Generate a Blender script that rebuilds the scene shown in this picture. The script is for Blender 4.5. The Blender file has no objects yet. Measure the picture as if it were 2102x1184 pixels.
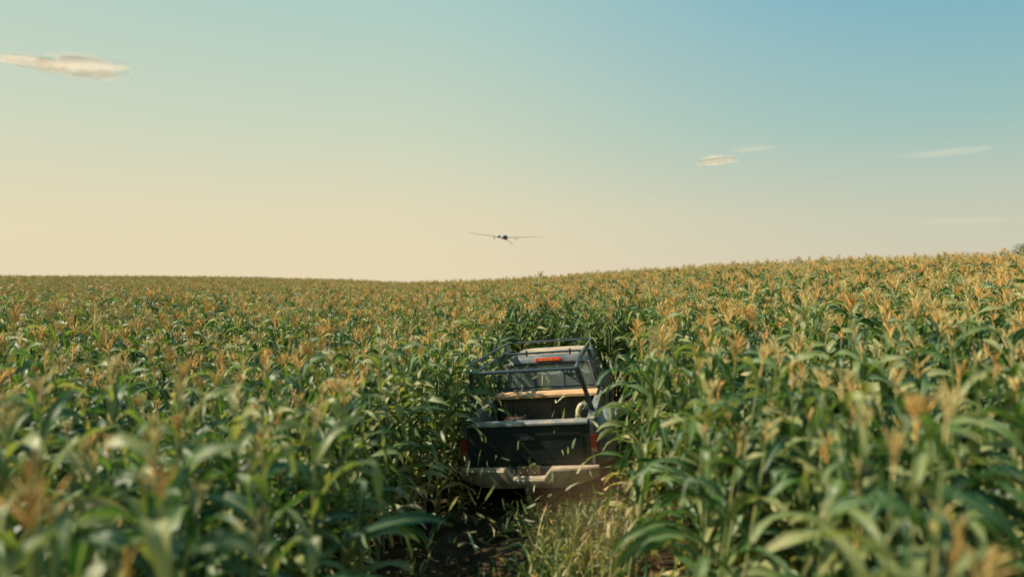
import bpy, bmesh, math, random
import numpy as np
from mathutils import Vector, Matrix, Euler, noise
R = math.radians
S = bpy.context.scene
COL = S.collection
rnd = random.Random(7)
rng = np.random.default_rng(7)

# ------------------------------------------------------------------ camera
H = 3.05
cam_d = bpy.data.cameras.new('camera')
cam = bpy.data.objects.new('camera', cam_d)
COL.objects.link(cam)
S.camera = cam
F_PX = 1300.3
cam_d.sensor_width = 36
cam_d.lens = F_PX / 2102 * 36
cam_d.clip_start = 0.05
cam_d.clip_end = 20000
cam.location = (0, 0, H)
cam.rotation_euler = (R(90) - math.atan(37 / 1300), 0, 0)
cam_d.dof.use_dof = True
cam_d.dof.focus_distance = 13
cam_d.dof.aperture_fstop = 0.52

# ------------------------------------------------------------------ truck frame (z up from the ground under its tailgate)
TM = Matrix(((0.978, 0.191, -0.082, 0.283), (-0.19, 0.982, 0.02, 8.159), (0.084, -0.004, 0.996, -0.142 + H - 2.95), (0, 0, 0, 1)))
TMi = TM.inverted()

# ------------------------------------------------------------------ sun and sky
sun_dir_t = Vector((-0.74, -0.18, 1.0)).normalized()       # towards the sun, truck frame
sd = (TM.to_3x3() @ sun_dir_t).normalized()
SUN_EL = math.asin(sd.z)
SUN_AZ = math.atan2(sd.x, sd.y)
sl = bpy.data.lights.new('sun', 'SUN')
sl.energy = 5.0
sl.angle = R(0.53)
sl.color = (1.0, 0.86, 0.66)
so = bpy.data.objects.new('sun', sl)
COL.objects.link(so)
so.rotation_euler = sd.to_track_quat('Z', 'Y').to_euler()
so.location = (-20, 0, 30)

def lin(r, g, b):
    f = lambda c: (c / 255 / 12.92) if c / 255 <= 0.04045 else ((c / 255 + 0.055) / 1.055) ** 2.4
    return (f(r), f(g), f(b), 1)

W = bpy.data.worlds.new('World')
S.world = W
W.use_nodes = True
nt = W.node_tree
nt.nodes.clear()
N = lambda t, **k: (lambda n: ([setattr(n, a, b) for a, b in k.items()], n)[1])(nt.nodes.new(t))
L = nt.links.new
out = N('ShaderNodeOutputWorld')
tc = N('ShaderNodeTexCoord')
sep = N('ShaderNodeSeparateXYZ')
L(tc.outputs['Generated'], sep.inputs[0])
sky = N('ShaderNodeTexSky', sky_type='NISHITA', sun_disc=False, sun_elevation=SUN_EL, sun_rotation=SUN_AZ, dust_density=4.0, air_density=1.0, altitude=200)
bg1 = N('ShaderNodeBackground')
bg1.inputs['Strength'].default_value = 0.06
L(sky.outputs[0], bg1.inputs['Color'])
def ramp(stops):
    r = N('ShaderNodeValToRGB')
    e = r.color_ramp.elements
    e[0].position, e[0].color = stops[0][0], lin(*stops[0][1])
    e[1].position, e[1].color = stops[-1][0], lin(*stops[-1][1])
    for p, c in stops[1:-1]:
        x = e.new(p); x.color = lin(*c)
    L(sep.outputs['Z'], r.inputs[0])
    return r
ra = ramp([(0.0, (236, 220, 184)), (0.08, (230, 219, 184)), (0.21, (205, 215, 190)), (0.38, (176, 207, 197)), (0.7, (135, 180, 190)), (1.0, (112, 160, 185))])
rb = ramp([(0.0, (214, 206, 182)), (0.08, (199, 203, 182)), (0.20, (154, 193, 188)), (0.36, (112, 174, 198)), (0.7, (82, 142, 178)), (1.0, (84, 138, 175))])
# azimuth away from the warm side of the sky, a smooth turn round the whole horizon
hx = N('ShaderNodeVectorMath', operation='DOT_PRODUCT')
wa = R(72)
hx.inputs[1].default_value = (math.sin(wa), math.cos(wa), 0)
L(tc.outputs['Generated'], hx.inputs[0])
mr = N('ShaderNodeMapRange', interpolation_type='SMOOTHSTEP')
mr.inputs['From Min'].default_value = 0.08
mr.inputs['From Max'].default_value = 0.95
L(hx.outputs['Value'], mr.inputs['Value'])
mx = N('ShaderNodeMix', data_type='RGBA')
L(mr.outputs[0], mx.inputs[0]); L(ra.outputs[0], mx.inputs[6]); L(rb.outputs[0], mx.inputs[7])
bg2 = N('ShaderNodeBackground')
bg2.inputs['Strength'].default_value = 0.775
L(mx.outputs[2], bg2.inputs['Color'])
ms = N('ShaderNodeMixShader')
ms.inputs[0].default_value = 0.93
L(bg1.outputs[0], ms.inputs[1]); L(bg2.outputs[0], ms.inputs[2])
L(ms.outputs[0], out.inputs['Surface'])

S.view_settings.view_transform = 'Standard'
S.view_settings.look = 'None'
S.view_settings.exposure = 0.4
S.view_settings.gamma = 1.0
S.view_settings.use_curve_mapping = False
S.render.engine = 'CYCLES'
S.cycles.max_bounces = 6
S.cycles.diffuse_bounces = 3
S.cycles.transmission_bounces = 4
S.cycles.volume_bounces = 1
S.cycles.use_denoising = True

# ------------------------------------------------------------------ material helpers
def mat(name, color=(.5, .5, .5), rough=.6, metal=0., noise_amt=0., nscale=8., col2=None, bump=0., bscale=40., spec=.5, coords='Object', detail=6., lo=.4, hi=.65):
    m = bpy.data.materials.new(name)
    m.use_nodes = True
    t = m.node_tree
    b = t.nodes['Principled BSDF']
    b.inputs['Roughness'].default_value = rough
    b.inputs['Metallic'].default_value = metal
    b.inputs['Specular IOR Level'].default_value = spec
    b.inputs['Base Color'].default_value = (*color, 1)
    co = t.nodes.new('ShaderNodeTexCoord')
    if col2 is not None:
        n = t.nodes.new('ShaderNodeTexNoise')
        n.inputs['Scale'].default_value = nscale
        n.inputs['Detail'].default_value = detail
        t.links.new(co.outputs[coords], n.inputs['Vector'])
        r = t.nodes.new('ShaderNodeMapRange')
        r.inputs['From Min'].default_value = lo
        r.inputs['From Max'].default_value = hi
        t.links.new(n.outputs['Fac'], r.inputs['Value'])
        x = t.nodes.new('ShaderNodeMix'); x.data_type = 'RGBA'
        x.inputs[6].default_value = (*color, 1)
        x.inputs[7].default_value = (*col2, 1)
        t.links.new(r.outputs[0], x.inputs[0])
        t.links.new(x.outputs[2], b.inputs['Base Color'])
    if bump:
        n2 = t.nodes.new('ShaderNodeTexNoise')
        n2.inputs['Scale'].default_value = bscale
        t.links.new(co.outputs[coords], n2.inputs['Vector'])
        bp = t.nodes.new('ShaderNodeBump')
        bp.inputs['Strength'].default_value = bump
        bp.inputs['Distance'].default_value = .02
        t.links.new(n2.outputs['Fac'], bp.inputs['Height'])
        t.links.new(bp.outputs[0], b.inputs['Normal'])
    return m

def leaf_material(name, greens, dry, rough=.42, trans=.28, dry_bias=0.):
    """leaf: green by object and by leaf, paler midrib, dry tips; colour attribute col = (age, along, across)"""
    m = bpy.data.materials.new(name)
    m.use_nodes = True
    t = m.node_tree
    b = t.nodes['Principled BSDF']
    A = t.nodes.new('ShaderNodeAttribute'); A.attribute_name = 'col'
    s = t.nodes.new('ShaderNodeSeparateColor'); t.links.new(A.outputs['Color'], s.inputs[0])
    oi = t.nodes.new('ShaderNodeObjectInfo')
    gm = t.nodes.new('ShaderNodeNewGeometry')
    n = t.nodes.new('ShaderNodeTexNoise'); n.inputs['Scale'].default_value = 1.1; n.inputs['Detail'].default_value = 5
    t.links.new(gm.outputs['Position'], n.inputs['Vector'])
    def math_(op, a, c):
        q = t.nodes.new('ShaderNodeMath'); q.operation = op
        for i, v in enumerate((a, c)):
            if isinstance(v, (int, float)): q.inputs[i].default_value = v
            else: t.links.new(v, q.inputs[i])
        return q.outputs[0]
    v = math_('ADD', math_('MULTIPLY', oi.outputs['Random'], .45), math_('MULTIPLY', n.outputs['Fac'], .55))
    r = t.nodes.new('ShaderNodeValToRGB')
    e = r.color_ramp.elements
    e[0].position = .30; e[0].color = (*greens[0], 1)
    e[1].position = .70; e[1].color = (*greens[2], 1)
    k = e.new(.5); k.color = (*greens[1], 1)
    t.links.new(v, r.inputs[0])
    # dryness: age plus along plus fine noise
    n2 = t.nodes.new('ShaderNodeTexNoise'); n2.inputs['Scale'].default_value = 14; n2.inputs['Detail'].default_value = 4
    t.links.new(gm.outputs['Position'], n2.inputs['Vector'])
    d = math_('ADD', math_('ADD', math_('MULTIPLY', s.outputs[0], 1.0), math_('MULTIPLY', math_('POWER', s.outputs[1], 3.0), .45)), math_('MULTIPLY', n2.outputs['Fac'], .5))
    mr_ = t.nodes.new('ShaderNodeMapRange'); mr_.inputs['From Min'].default_value = .80 - dry_bias; mr_.inputs['From Max'].default_value = 1.12 - dry_bias
    t.links.new(d, mr_.inputs['Value'])
    x = t.nodes.new('ShaderNodeMix'); x.data_type = 'RGBA'
    t.links.new(mr_.outputs[0], x.inputs[0]); t.links.new(r.outputs[0], x.inputs[6]); x.inputs[7].default_value = (*dry, 1)
    # midrib
    mid = math_('LESS_THAN', s.outputs[2], .10)
    y = t.nodes.new('ShaderNodeMix'); y.data_type = 'RGBA'
    t.links.new(math_('MULTIPLY', mid, .6), y.inputs[0]); t.links.new(x.outputs[2], y.inputs[6]); y.inputs[7].default_value = (.30, .36, .18, 1)
    t.links.new(y.outputs[2], b.inputs['Base Color'])
    b.inputs['Roughness'].default_value = rough
    b.inputs['Specular IOR Level'].default_value = .55
    tr = t.nodes.new('ShaderNodeBsdfTranslucent')
    z = t.nodes.new('ShaderNodeMix'); z.data_type = 'RGBA'; z.blend_type = 'MULTIPLY'; z.inputs[0].default_value = 1
    t.links.new(y.outputs[2], z.inputs[6]); z.inputs[7].default_value = (1.5, 1.6, .6, 1)
    t.links.new(z.outputs[2], tr.inputs['Color'])
    mm = t.nodes.new('ShaderNodeMixShader'); mm.inputs[0].default_value = trans
    t.links.new(b.outputs[0], mm.inputs[1]); t.links.new(tr.outputs[0], mm.inputs[2])
    t.links.new(mm.outputs[0], t.nodes['Material Output'].inputs['Surface'])
    # long fine veins as relief
    wv = t.nodes.new('ShaderNodeMath'); wv.operation = 'SINE'
    t.links.new(math_('MULTIPLY', s.outputs[2], 42.), wv.inputs[0])
    bp = t.nodes.new('ShaderNodeBump'); bp.inputs['Strength'].default_value = .25; bp.inputs['Distance'].default_value = .004
    t.links.new(wv.outputs[0], bp.inputs['Height']); t.links.new(bp.outputs[0], b.inputs['Normal'])
    return m

M_leaf = leaf_material('corn_leaf', [(.012, .062, .024), (.070, .150, .036), (.29, .31, .12)], (.54, .43, .21), rough=.40, trans=.32, dry_bias=.06)
M_grass = leaf_material('grass_blade', [(.02, .055, .014), (.05, .095, .022), (.12, .155, .045)], (.40, .33, .12), dry_bias=.1)
M_stalk = mat('corn_stalk', (.13, .19, .06), .5, col2=(.26, .24, .09), nscale=5)
M_tassel = mat('corn_tassel', (.56, .29, .085), .75, col2=(.62, .45, .19), nscale=2.0, coords='Object')
M_husk = mat('corn_husk', (.20, .27, .09), .55, col2=(.36, .34, .15), nscale=12)
M_silk = mat('corn_silk', (.16, .07, .03), .7)

def tassel_variation(m):
    t = m.node_tree
    b = t.nodes['Principled BSDF']
    oi = t.nodes.new('ShaderNodeObjectInfo')
    r = t.nodes.new('ShaderNodeValToRGB')
    e = r.color_ramp.elements
    e[0].position = 0; e[0].color = (.64, .36, .10, 1)
    e[1].position = 1; e[1].color = (.56, .46, .18, 1)
    k = e.new(.35); k.color = (.62, .40, .12, 1)
    k = e.new(.7); k.color = (.50, .40, .16, 1)
    t.links.new(oi.outputs['Random'], r.inputs[0])
    t.links.new(r.outputs[0], b.inputs['Base Color'])
tassel_variation(M_tassel)

# ------------------------------------------------------------------ mesh helpers
def mesh_np(name, verts, faces, m, cols=None, smooth=True):
    me = bpy.data.meshes.new(name)
    me.from_pydata([tuple(v) for v in verts], [], [tuple(f) for f in faces])
    me.materials.append(m)
    if cols is not None:
        a = me.color_attributes.new('col', 'FLOAT_COLOR', 'POINT')
        a.data.foreach_set('color', np.asarray(cols, dtype=np.float32).ravel())
    if smooth:
        me.polygons.foreach_set('use_smooth', [True] * len(me.polygons))
    me.update()
    return me

def link(name, data, parent=None, coll=None):
    o = bpy.data.objects.new(name, data)
    (coll or COL).objects.link(o)
    if parent: o.parent = parent
    return o

def tag(o, label=None, cat=None, group=None, kind=None):
    if label: o['label'] = label
    if cat: o['category'] = cat
    if group: o['group'] = group
    if kind: o['kind'] = kind
    return o

class MB:
    """collects shapes into one mesh"""
    def __init__(s): s.bm = bmesh.new()
    def box(s, x0, x1, y0, y1, z0, z1, bev=0.):
        v = [s.bm.verts.new(p) for p in ((x0,y0,z0),(x1,y0,z0),(x1,y1,z0),(x0,y1,z0),(x0,y0,z1),(x1,y0,z1),(x1,y1,z1),(x0,y1,z1))]
        fs = [s.bm.faces.new([v[i] for i in f]) for f in ((0,3,2,1),(4,5,6,7),(0,1,5,4),(1,2,6,5),(2,3,7,6),(3,0,4,7))]
        if bev:
            es = list({e for f in fs for e in f.edges})
            bmesh.ops.bevel(s.bm, geom=es, offset=bev, segments=2, affect='EDGES')
        return s
    def tube(s, pts, r, n=8, cap=True):
        pts = [Vector(p) for p in pts]
        rs = r if isinstance(r, (list, tuple)) else [r] * len(pts)
        rings = []
        prev = None
        for i, p in enumerate(pts):
            d = (pts[min(i + 1, len(pts) - 1)] - pts[max(i - 1, 0)]).normalized()
            a = prev if prev is not None else (Vector((0, 0, 1)) if abs(d.z) < .9 else Vector((1, 0, 0)))
            u = (a - d * a.dot(d)).normalized(); prev = u
            w = d.cross(u)
            rings.append([s.bm.verts.new(p + (u * math.cos(k * 2 * math.pi / n) + w * math.sin(k * 2 * math.pi / n)) * rs[i]) for k in range(n)])
        for a, b in zip(rings, rings[1:]):
            for k in range(n):
                s.bm.faces.new((a[k], a[(k + 1) % n], b[(k + 1) % n], b[k]))
        if cap:
            s.bm.faces.new(rings[0][::-1]); s.bm.faces.new(rings[-1])
        return s
    def loft(s, rings, close=True, cap=True):
        R_ = [[s.bm.verts.new(p) for p in r] for r in rings]
        n = len(R_[0])
        for a, b in zip(R_, R_[1:]):
            for k in range(n if close else n - 1):
                s.bm.faces.new((a[k], a[(k + 1) % n], b[(k + 1) % n], b[k]))
        if cap and close:
            s.bm.faces.new(R_[0][::-1]); s.bm.faces.new(R_[-1])
        return s
    def poly(s, pts):
        s.bm.faces.new([s.bm.verts.new(p) for p in pts]); return s
    def prism(s, pts2, axis, a, b):
        """extrude a 2D outline along an axis (0=x,1=y,2=z)"""
        def P(u, v, w):
            return {0: (w, u, v), 1: (u, w, v), 2: (u, v, w)}[axis]
        return s.loft([[P(u, v, a) for u, v in pts2], [P(u, v, b) for u, v in pts2]])
    def build(s, name, m, parent=None, smooth=True, coll=None):
        bmesh.ops.recalc_face_normals(s.bm, faces=s.bm.faces)
        me = bpy.data.meshes.new(name)
        s.bm.to_mesh(me); s.bm.free()
        for q in (m if isinstance(m, (list, tuple)) else [m]): me.materials.append(q)
        if smooth:
            me.polygons.foreach_set('use_smooth', [True] * len(me.polygons))
            try: me.set_sharp_from_angle(angle=R(35))
            except Exception: pass
        return link(name, me, parent, coll)

# ------------------------------------------------------------------ terrain: crest distance and slope of the field by bearing
# bearing (deg, right of the view), photograph's skyline row, distance of the crest
SKY = [(-180, 575, 110), (-80, 570, 130), (-39, 566, 125), (-30, 566, 125), (-22, 569, 115), (-14, 574, 100), (-10, 579, 85), (-6, 577, 75), (-2, 573, 65), (4, 566, 55), (9, 557, 50), (14, 550, 46), (19, 543, 42), (25, 534, 39), (32, 527, 37), (39, 519, 36), (80, 505, 36), (120, 540, 60), (180, 575, 110)]
CORN_TOP = 2.42
az_k = np.array([a for a, _, _ in SKY], float)
D_k = np.array([d for *_, d in SKY], float)
s_k = []
for a, yy, d in SKY:
    slant = math.cos(R(max(-60, min(60, a))))
    e = (555 - yy) / 1300 * slant
    s_k.append((e * d + H - CORN_TOP) / d)
s_k = np.array(s_k)
def ground_h(x, y):
    x = np.asarray(x, float); y = np.asarray(y, float)
    r = np.hypot(x, y); az = np.degrees(np.arctan2(x, y))
    D = np.interp(az, az_k, D_k); s = np.interp(az, az_k, s_k)
    g = s * r
    over = np.maximum(r - D, 0)
    g = g - np.where(over < 60, .0012 * over ** 2, .0012 * 3600 + .06 * (over - 60) )
    g += .05 * np.sin(x * .9 + 1.3 * np.sin(y * .21)) * np.sin(y * .33) * np.clip(r / 30, 0, 1)
    # the patch that the truck stands on
    px, py, pz = TM.translation
    nz = TM.to_3x3() @ Vector((0, 0, 1))
    tp = pz - (nz.x * (x - px) + nz.y * (y - py)) / nz.z
    cx, cy = (TM @ Vector((0, 1.6, 0))).xy
    dd = np.hypot(x - cx, y - cy)
    w = np.clip((9.0 - dd) / 6.5, 0, 1); w = w * w * (3 - 2 * w)
    return g * (1 - w) + tp * w
def gh(x, y): return float(ground_h(x, y))

def lane_offset(x, y):
    """distance right of the lane's middle and distance along it, truck frame"""
    p = TMi @ Vector((x, y, 0))
    yc = min(p.y, 0)
    return p.x - .03 * yc * yc, p.y
LANE_HALF_L, LANE_HALF_R = 1.02, 1.12
LANE_END = 6.6
def in_lane(x, y):
    u, v = lane_offset(x, y)
    return v < LANE_END and -LANE_HALF_L < u < LANE_HALF_R

def ground_mesh():
    rs = np.concatenate([np.linspace(0.3, 16, 60), np.geomspace(16.6, 6000, 70)])
    na = 240
    az = np.linspace(0, 2 * np.pi, na, endpoint=False)
    Rr, A = np.meshgrid(rs, az, indexing='ij')
    X, Y = Rr * np.sin(A), Rr * np.cos(A)
    Z = ground_h(X, Y)
    # soil clods and wheel ruts near the lane
    flat = []
    for x, y, z, r in zip(X.ravel(), Y.ravel(), Z.ravel(), Rr.ravel()):
        if r < 17:
            u, v = lane_offset(x, y)
            z += (noise.noise(Vector((x * 2.3, y * 2.3, 0))) * .05 + noise.noise(Vector((x * 7, y * 7, 3))) * .03)
            if abs(u) < 1.5 and v < 6:
                z -= .09 * math.exp(-((abs(u) - .72) / .15) ** 2)
        flat.append((x, y, z))
    nr = len(rs)
    faces = [(i * na + j, i * na + (j + 1) % na, (i + 1) * na + (j + 1) % na, (i + 1) * na + j) for i in range(nr - 1) for j in range(na)]
    flat.append((0, 0, gh(0, 0)))
    c = len(flat) - 1
    faces += [(c, (j + 1) % na, j) for j in range(na)]
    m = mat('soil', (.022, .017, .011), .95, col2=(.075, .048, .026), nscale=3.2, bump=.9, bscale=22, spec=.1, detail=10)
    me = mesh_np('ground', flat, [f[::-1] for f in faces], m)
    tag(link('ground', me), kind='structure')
ground_mesh()

# ------------------------------------------------------------------ corn: eight grown plants, each of stalk, leaves, tassel, ear
def leaf_arrays(r, z0, az, length, width, a0, droop, age, broken=None, segs=8, hr=.014):
    """one blade that leaves the stalk at height z0 in direction az"""
    d = np.array([math.cos(az), math.sin(az), 0]); side = np.array([-math.sin(az), math.cos(az), 0])
    up = np.array([0, 0, 1.])
    p = d * hr * .6 + up * z0
    V, C = [], []
    ph = r.uniform(0, 6.28); wig = r.uniform(8, 14); tw = r.uniform(-1.3, 1.3); bendside = r.uniform(-.6, .6)
    for i in range(segs + 1):
        t = i / segs
        ang = a0 - (a0 + droop) * (t ** 1.35)
        if broken and t > broken: ang = -r.uniform(1.2, 1.5)
        w = width * min(1, (t + .10) ** .45 * 1.15) * max(0.0, 1 - t ** 2.4) ** .75
        w = max(w, .003)
        dirv = d * math.cos(ang) + up * math.sin(ang) + side * bendside * t
        dirv /= np.linalg.norm(dirv)
        nrm = -d * math.sin(ang) + up * math.cos(ang)
        roll = tw * t
        s2 = side * math.cos(roll) + nrm * math.sin(roll)
        n2 = -side * math.sin(roll) + nrm * math.cos(roll)
        fold = .30 * (1 - .55 * t) * w
        rip = .16 * width * math.sin(wig * t + ph) * min(1, t * 3); rip2 = .16 * width * math.sin(wig * t * 1.13 + ph + 2.1) * min(1, t * 3)
        V += [p - s2 * w * .5 + n2 * (fold + rip), p - s2 * w * .06, p + s2 * w * .06, p + s2 * w * .5 + n2 * (fold + rip2)]
        C += [(age, t, 1, 1), (age, t, 0, 1), (age, t, 0, 1), (age, t, 1, 1)]
        p = p + dirv * length / segs
    Fs = []
    for i in range(segs):
        a = i * 4
        for k in range(3): Fs.append((a + k, a + k + 1, a + 5 + k, a + 4 + k))
    return V, Fs, C

def tube_arrays(pts, rad, n=3, col=(.2, .5, 1, 1)):
    V, Fs = [], []
    for i, p in enumerate(pts):
        p = np.array(p, float)
        q = np.array(pts[min(i + 1, len(pts) - 1)], float) - np.array(pts[max(i - 1, 0)], float)
        q /= np.linalg.norm(q) + 1e-9
        a = np.array([1, 0, 0.]) if abs(q[0]) < .8 else np.array([0, 1., 0])
        u = np.cross(q, a); u /= np.linalg.norm(u); w = np.cross(q, u)
        rr = rad[i] if hasattr(rad, '__len__') else rad
        for k in range(n):
            th = k * 2 * math.pi / n
            V.append(p + (u * math.cos(th) + w * math.sin(th)) * rr)
    for i in range(len(pts) - 1):
        for k in range(n):
            a = i * n + k; b = i * n + (k + 1) % n
            Fs.append((a, b, b + n, a + n))
    return V, Fs, [col] * len(V)

def merge(parts):
    V, Fs, C = [], [], []
    for v, f, c in parts:
        o = len(V); V += v; Fs += [tuple(i + o for i in q) for q in f]; C += c
    return V, Fs, C

def grow_plant(seed, wild=0., small=False):
    r = random.Random(seed)
    hgt = r.uniform(1.93, 2.12)
    kink = (r.uniform(-.06, .06), r.uniform(-.06, .06))
    def stem(z): 
        q = z / hgt
        return np.array([kink[0] * q * q, kink[1] * q * q, z])
    parts = []   # (name, arrays, material)
    zs = [i * hgt / 7 for i in range(8)]
    parts.append(('stalk', tube_arrays([stem(z) for z in zs], [.016 - .009 * z / hgt for z in zs], 6), M_stalk))
    plane = r.uniform(0, math.pi)
    nl = 14
    for i in range(nl):
        q = i / (nl - 1)
        z = .30 + (hgt - .36) * q
        az = plane + math.pi * (i % 2) + r.uniform(-.8, .8)
        ln = (.52 + .26 * math.sin(math.pi * min(1, q * 1.05))) * r.uniform(.8, 1.15)
        if q > .93: ln *= .62
        elif q > .82: ln *= .8
        wd = r.uniform(.070, .105) * (.8 if q > .93 else 1)
        a0 = r.uniform(.55, 1.2) if q < .7 else r.uniform(.8, 1.35)
        dr = r.uniform(.7, 1.75) if q < .8 else r.uniform(.3, 1.7)
        age = max(0, .55 - q * 1.6) + r.uniform(0, .30) + (.25 if r.random() < .08 else 0)
        br = r.uniform(.35, .6) if r.random() < .16 + wild + .10 else None
        v, f, c = leaf_arrays(r, z, az, ln, wd, a0, dr, age, br)
        o = stem(z); o[2] = 0
        v = [p + o for p in v]
        parts.append(('leaf', (v, f, c), M_leaf))
    # tassel
    top = stem(hgt)
    ts = []
    sp = r.uniform(.20, .30) * (.6 if small else 1)
    tilt = (r.uniform(-.05, .05), r.uniform(-.05, .05))
    ts.append(tube_arrays([top, top + np.array([tilt[0] * .5, tilt[1] * .5, sp * .5]), top + np.array([tilt[0], tilt[1], sp])], [.006, .007, .003], 3))
    for k in range(r.randint(6, 9) if small else r.randint(13, 18)):
        a = r.uniform(0, 6.28); z = r.uniform(.0, .12); ln = r.uniform(.11, .19) * (.65 if small else 1); op = r.uniform(.12, .75); dp = r.uniform(.0, 1.1)
        pts = []; q = top + np.array([0, 0, z])
        for i in range(5):
            t = i / 4; pts.append(q)
            an = math.pi / 2 - op - dp * t * t
            q = q + np.array([math.cos(a) * math.cos(an), math.sin(a) * math.cos(an), math.sin(an)]) * ln / 4
        ts.append(tube_arrays(pts, [.002, .0056, .0042, .0050, .0015], 3))
    parts.append(('tassel', merge(ts), M_tassel))
    # ear with husk and silk
    z = hgt * r.uniform(.42, .52); a = plane + r.uniform(-.3, .3)
    d = np.array([math.cos(a) * .45, math.sin(a) * .45, .9])
    b = stem(z) + d * .02
    parts.append(('ear', tube_arrays([b + d * k * .05 for k in range(6)], [.012, .027, .031, .028, .018, .004], 6), M_husk))
    return parts, hgt

NV = 12
plants = [grow_plant(100 + k, .12 if k in (6, 7) else 0, k >= 8) for k in range(NV)]
plant_meshes = [[(n, mesh_np(n, *a[:2], m, a[2])) for n, a, m in P] for P, _ in plants]

def joined_object(k, lod=False):
    """the same plant as one mesh, for the far field"""
    V, Fs, C, mi = [], [], [], []
    mats = [M_stalk, M_leaf, M_tassel, M_husk]
    for n, a, m in plants[k][0]:
        o = len(V)
        V += list(a[0]); Fs += [tuple(i + o for i in q) for q in a[1]]; C += list(a[2]); mi += [mats.index(m)] * len(a[1])
    me = mesh_np('corn_variant', V, Fs, mats[0], C)
    for q in mats[1:]: me.materials.append(q)
    me.polygons.foreach_set('material_index', mi)
    me.update()
    return me
proto_coll = bpy.data.collections.new('corn_variants')
for k in range(NV):
    o = bpy.data.objects.new('corn_variant_%02d' % k, joined_object(k))
    proto_coll.objects.link(o)

def instancer(name, coll, pts, rot, scl, idx, label, cat, group=None):
    me = bpy.data.meshes.new(name)
    me.from_pydata([tuple(p) for p in pts], [], [])
    a = me.attributes.new('rot', 'FLOAT_VECTOR', 'POINT'); a.data.foreach_set('vector', np.asarray(rot, np.float32).ravel())
    a = me.attributes.new('scl', 'FLOAT', 'POINT'); a.data.foreach_set('value', np.asarray(scl, np.float32))
    a = me.attributes.new('idx', 'INT', 'POINT'); a.data.foreach_set('value', np.asarray(idx, np.int32))
    o = link(name, me)
    g = bpy.data.node_groups.new(name + '_nodes', 'GeometryNodeTree')
    g.interface.new_socket('Geometry', in_out='INPUT', socket_type='NodeSocketGeometry')
    g.interface.new_socket('Geometry', in_out='OUTPUT', socket_type='NodeSocketGeometry')
    n = g.nodes.new
    gi, go = n('NodeGroupInput'), n('NodeGroupOutput')
    ci = n('GeometryNodeCollectionInfo'); ci.inputs['Collection'].default_value = coll
    ci.inputs['Separate Children'].default_value = True; ci.inputs['Reset Children'].default_value = True
    ip = n('GeometryNodeInstanceOnPoints'); ip.inputs['Pick Instance'].default_value = True
    def na(nm, ty):
        q = n('GeometryNodeInputNamedAttribute'); q.data_type = ty; q.inputs['Name'].default_value = nm
        return [s for s in q.outputs if s.enabled and s.name == 'Attribute'][0]
    er = n('FunctionNodeEulerToRotation')
    l = g.links.new
    l(gi.outputs[0], ip.inputs['Points']); l(ci.outputs[0], ip.inputs['Instance'])
    l(na('rot', 'FLOAT_VECTOR'), er.inputs[0]); l(er.outputs[0], ip.inputs['Rotation'])
    l(na('scl', 'FLOAT'), ip.inputs['Scale']); l(na('idx', 'INT'), ip.inputs['Instance Index'])
    l(ip.outputs[0], go.inputs[0])
    md = o.modifiers.new('scatter', 'NODES'); md.node_group = g
    tag(o, label, cat, group, 'stuff')
    return o

# -- where plants stand: drilled rows, one plant about every 18 cm
ROW_AZ = R(17)
ra_, rc = np.array([math.sin(ROW_AZ), math.cos(ROW_AZ)]), np.array([math.cos(ROW_AZ), -math.sin(ROW_AZ)])
cand = []
for i in range(-250, 251):
    n_along = np.arange(-10, 150, .155)
    jit = rng.normal(0, .045, (len(n_along), 2))
    across = i * .68
    p = np.outer(n_along + jit[:, 0], ra_) + np.outer(across + jit[:, 1] * .8, rc)
    cand.append(p)
P = np.concatenate(cand)
rr = np.hypot(P[:, 0], P[:, 1]); aa = np.degrees(np.arctan2(P[:, 0], P[:, 1]))
Dp = np.interp(aa, az_k, D_k)
keep = (rr < Dp + 9) & ((np.abs(aa) < 47) | (rr < 6.5) | ((np.abs(aa) < 75) & (rr < 14))) & (rr > .35)
keep &= rng.random(len(P)) < np.where(rr > 60, .62, np.where(rr > 30, .85, .93))
P, rr, aa = P[keep], rr[keep], aa[keep]
U = np.array([lane_offset(x, y) for x, y in P])
lane = (U[:, 1] < LANE_END) & (U[:, 0] > np.where(U[:, 1] > 4.3, -1.55, np.where(U[:, 1] > .1, -.98, -1.22))) & (U[:, 0] < np.where(U[:, 1] > 4.3, 1.45, np.where((U[:, 1] > -.2) & (U[:, 1] < 1.9), 1.42, np.where(U[:, 1] > -1.5, 1.28, 1.08))))
P, rr, aa, U = P[~lane], rr[~lane], aa[~lane], U[~lane]
Z = ground_h(P[:, 0], P[:, 1]) - .03
nP = len(P)
rotv = np.zeros((nP, 3)); rotv[:, 2] = rng.uniform(0, 6.283, nP)
rotv[:, 0] = rng.normal(0, .09, nP); rotv[:, 1] = rng.normal(0, .09, nP)
scl = np.clip(rng.normal(1.0, .075, nP), .78, 1.15)
idx = rng.integers(0, NV, nP)
idx = np.where((rng.random(nP) < np.clip(1.55 - rr / 9., 0, .95)), rng.integers(8, 12, nP), idx)
def lean_euler(spin, dx, dy, ang):
    """spin about the stalk, then lean by ang towards (dx, dy)"""
    ax = Vector((-dy, dx, 0)).normalized()
    return (Matrix.Rotation(ang, 3, ax) @ Matrix.Rotation(spin, 3, 'Z')).to_euler()
tx = (TM.to_3x3() @ Vector((1, 0, 0))); ty = (TM.to_3x3() @ Vector((0, 1, 0)))
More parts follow.
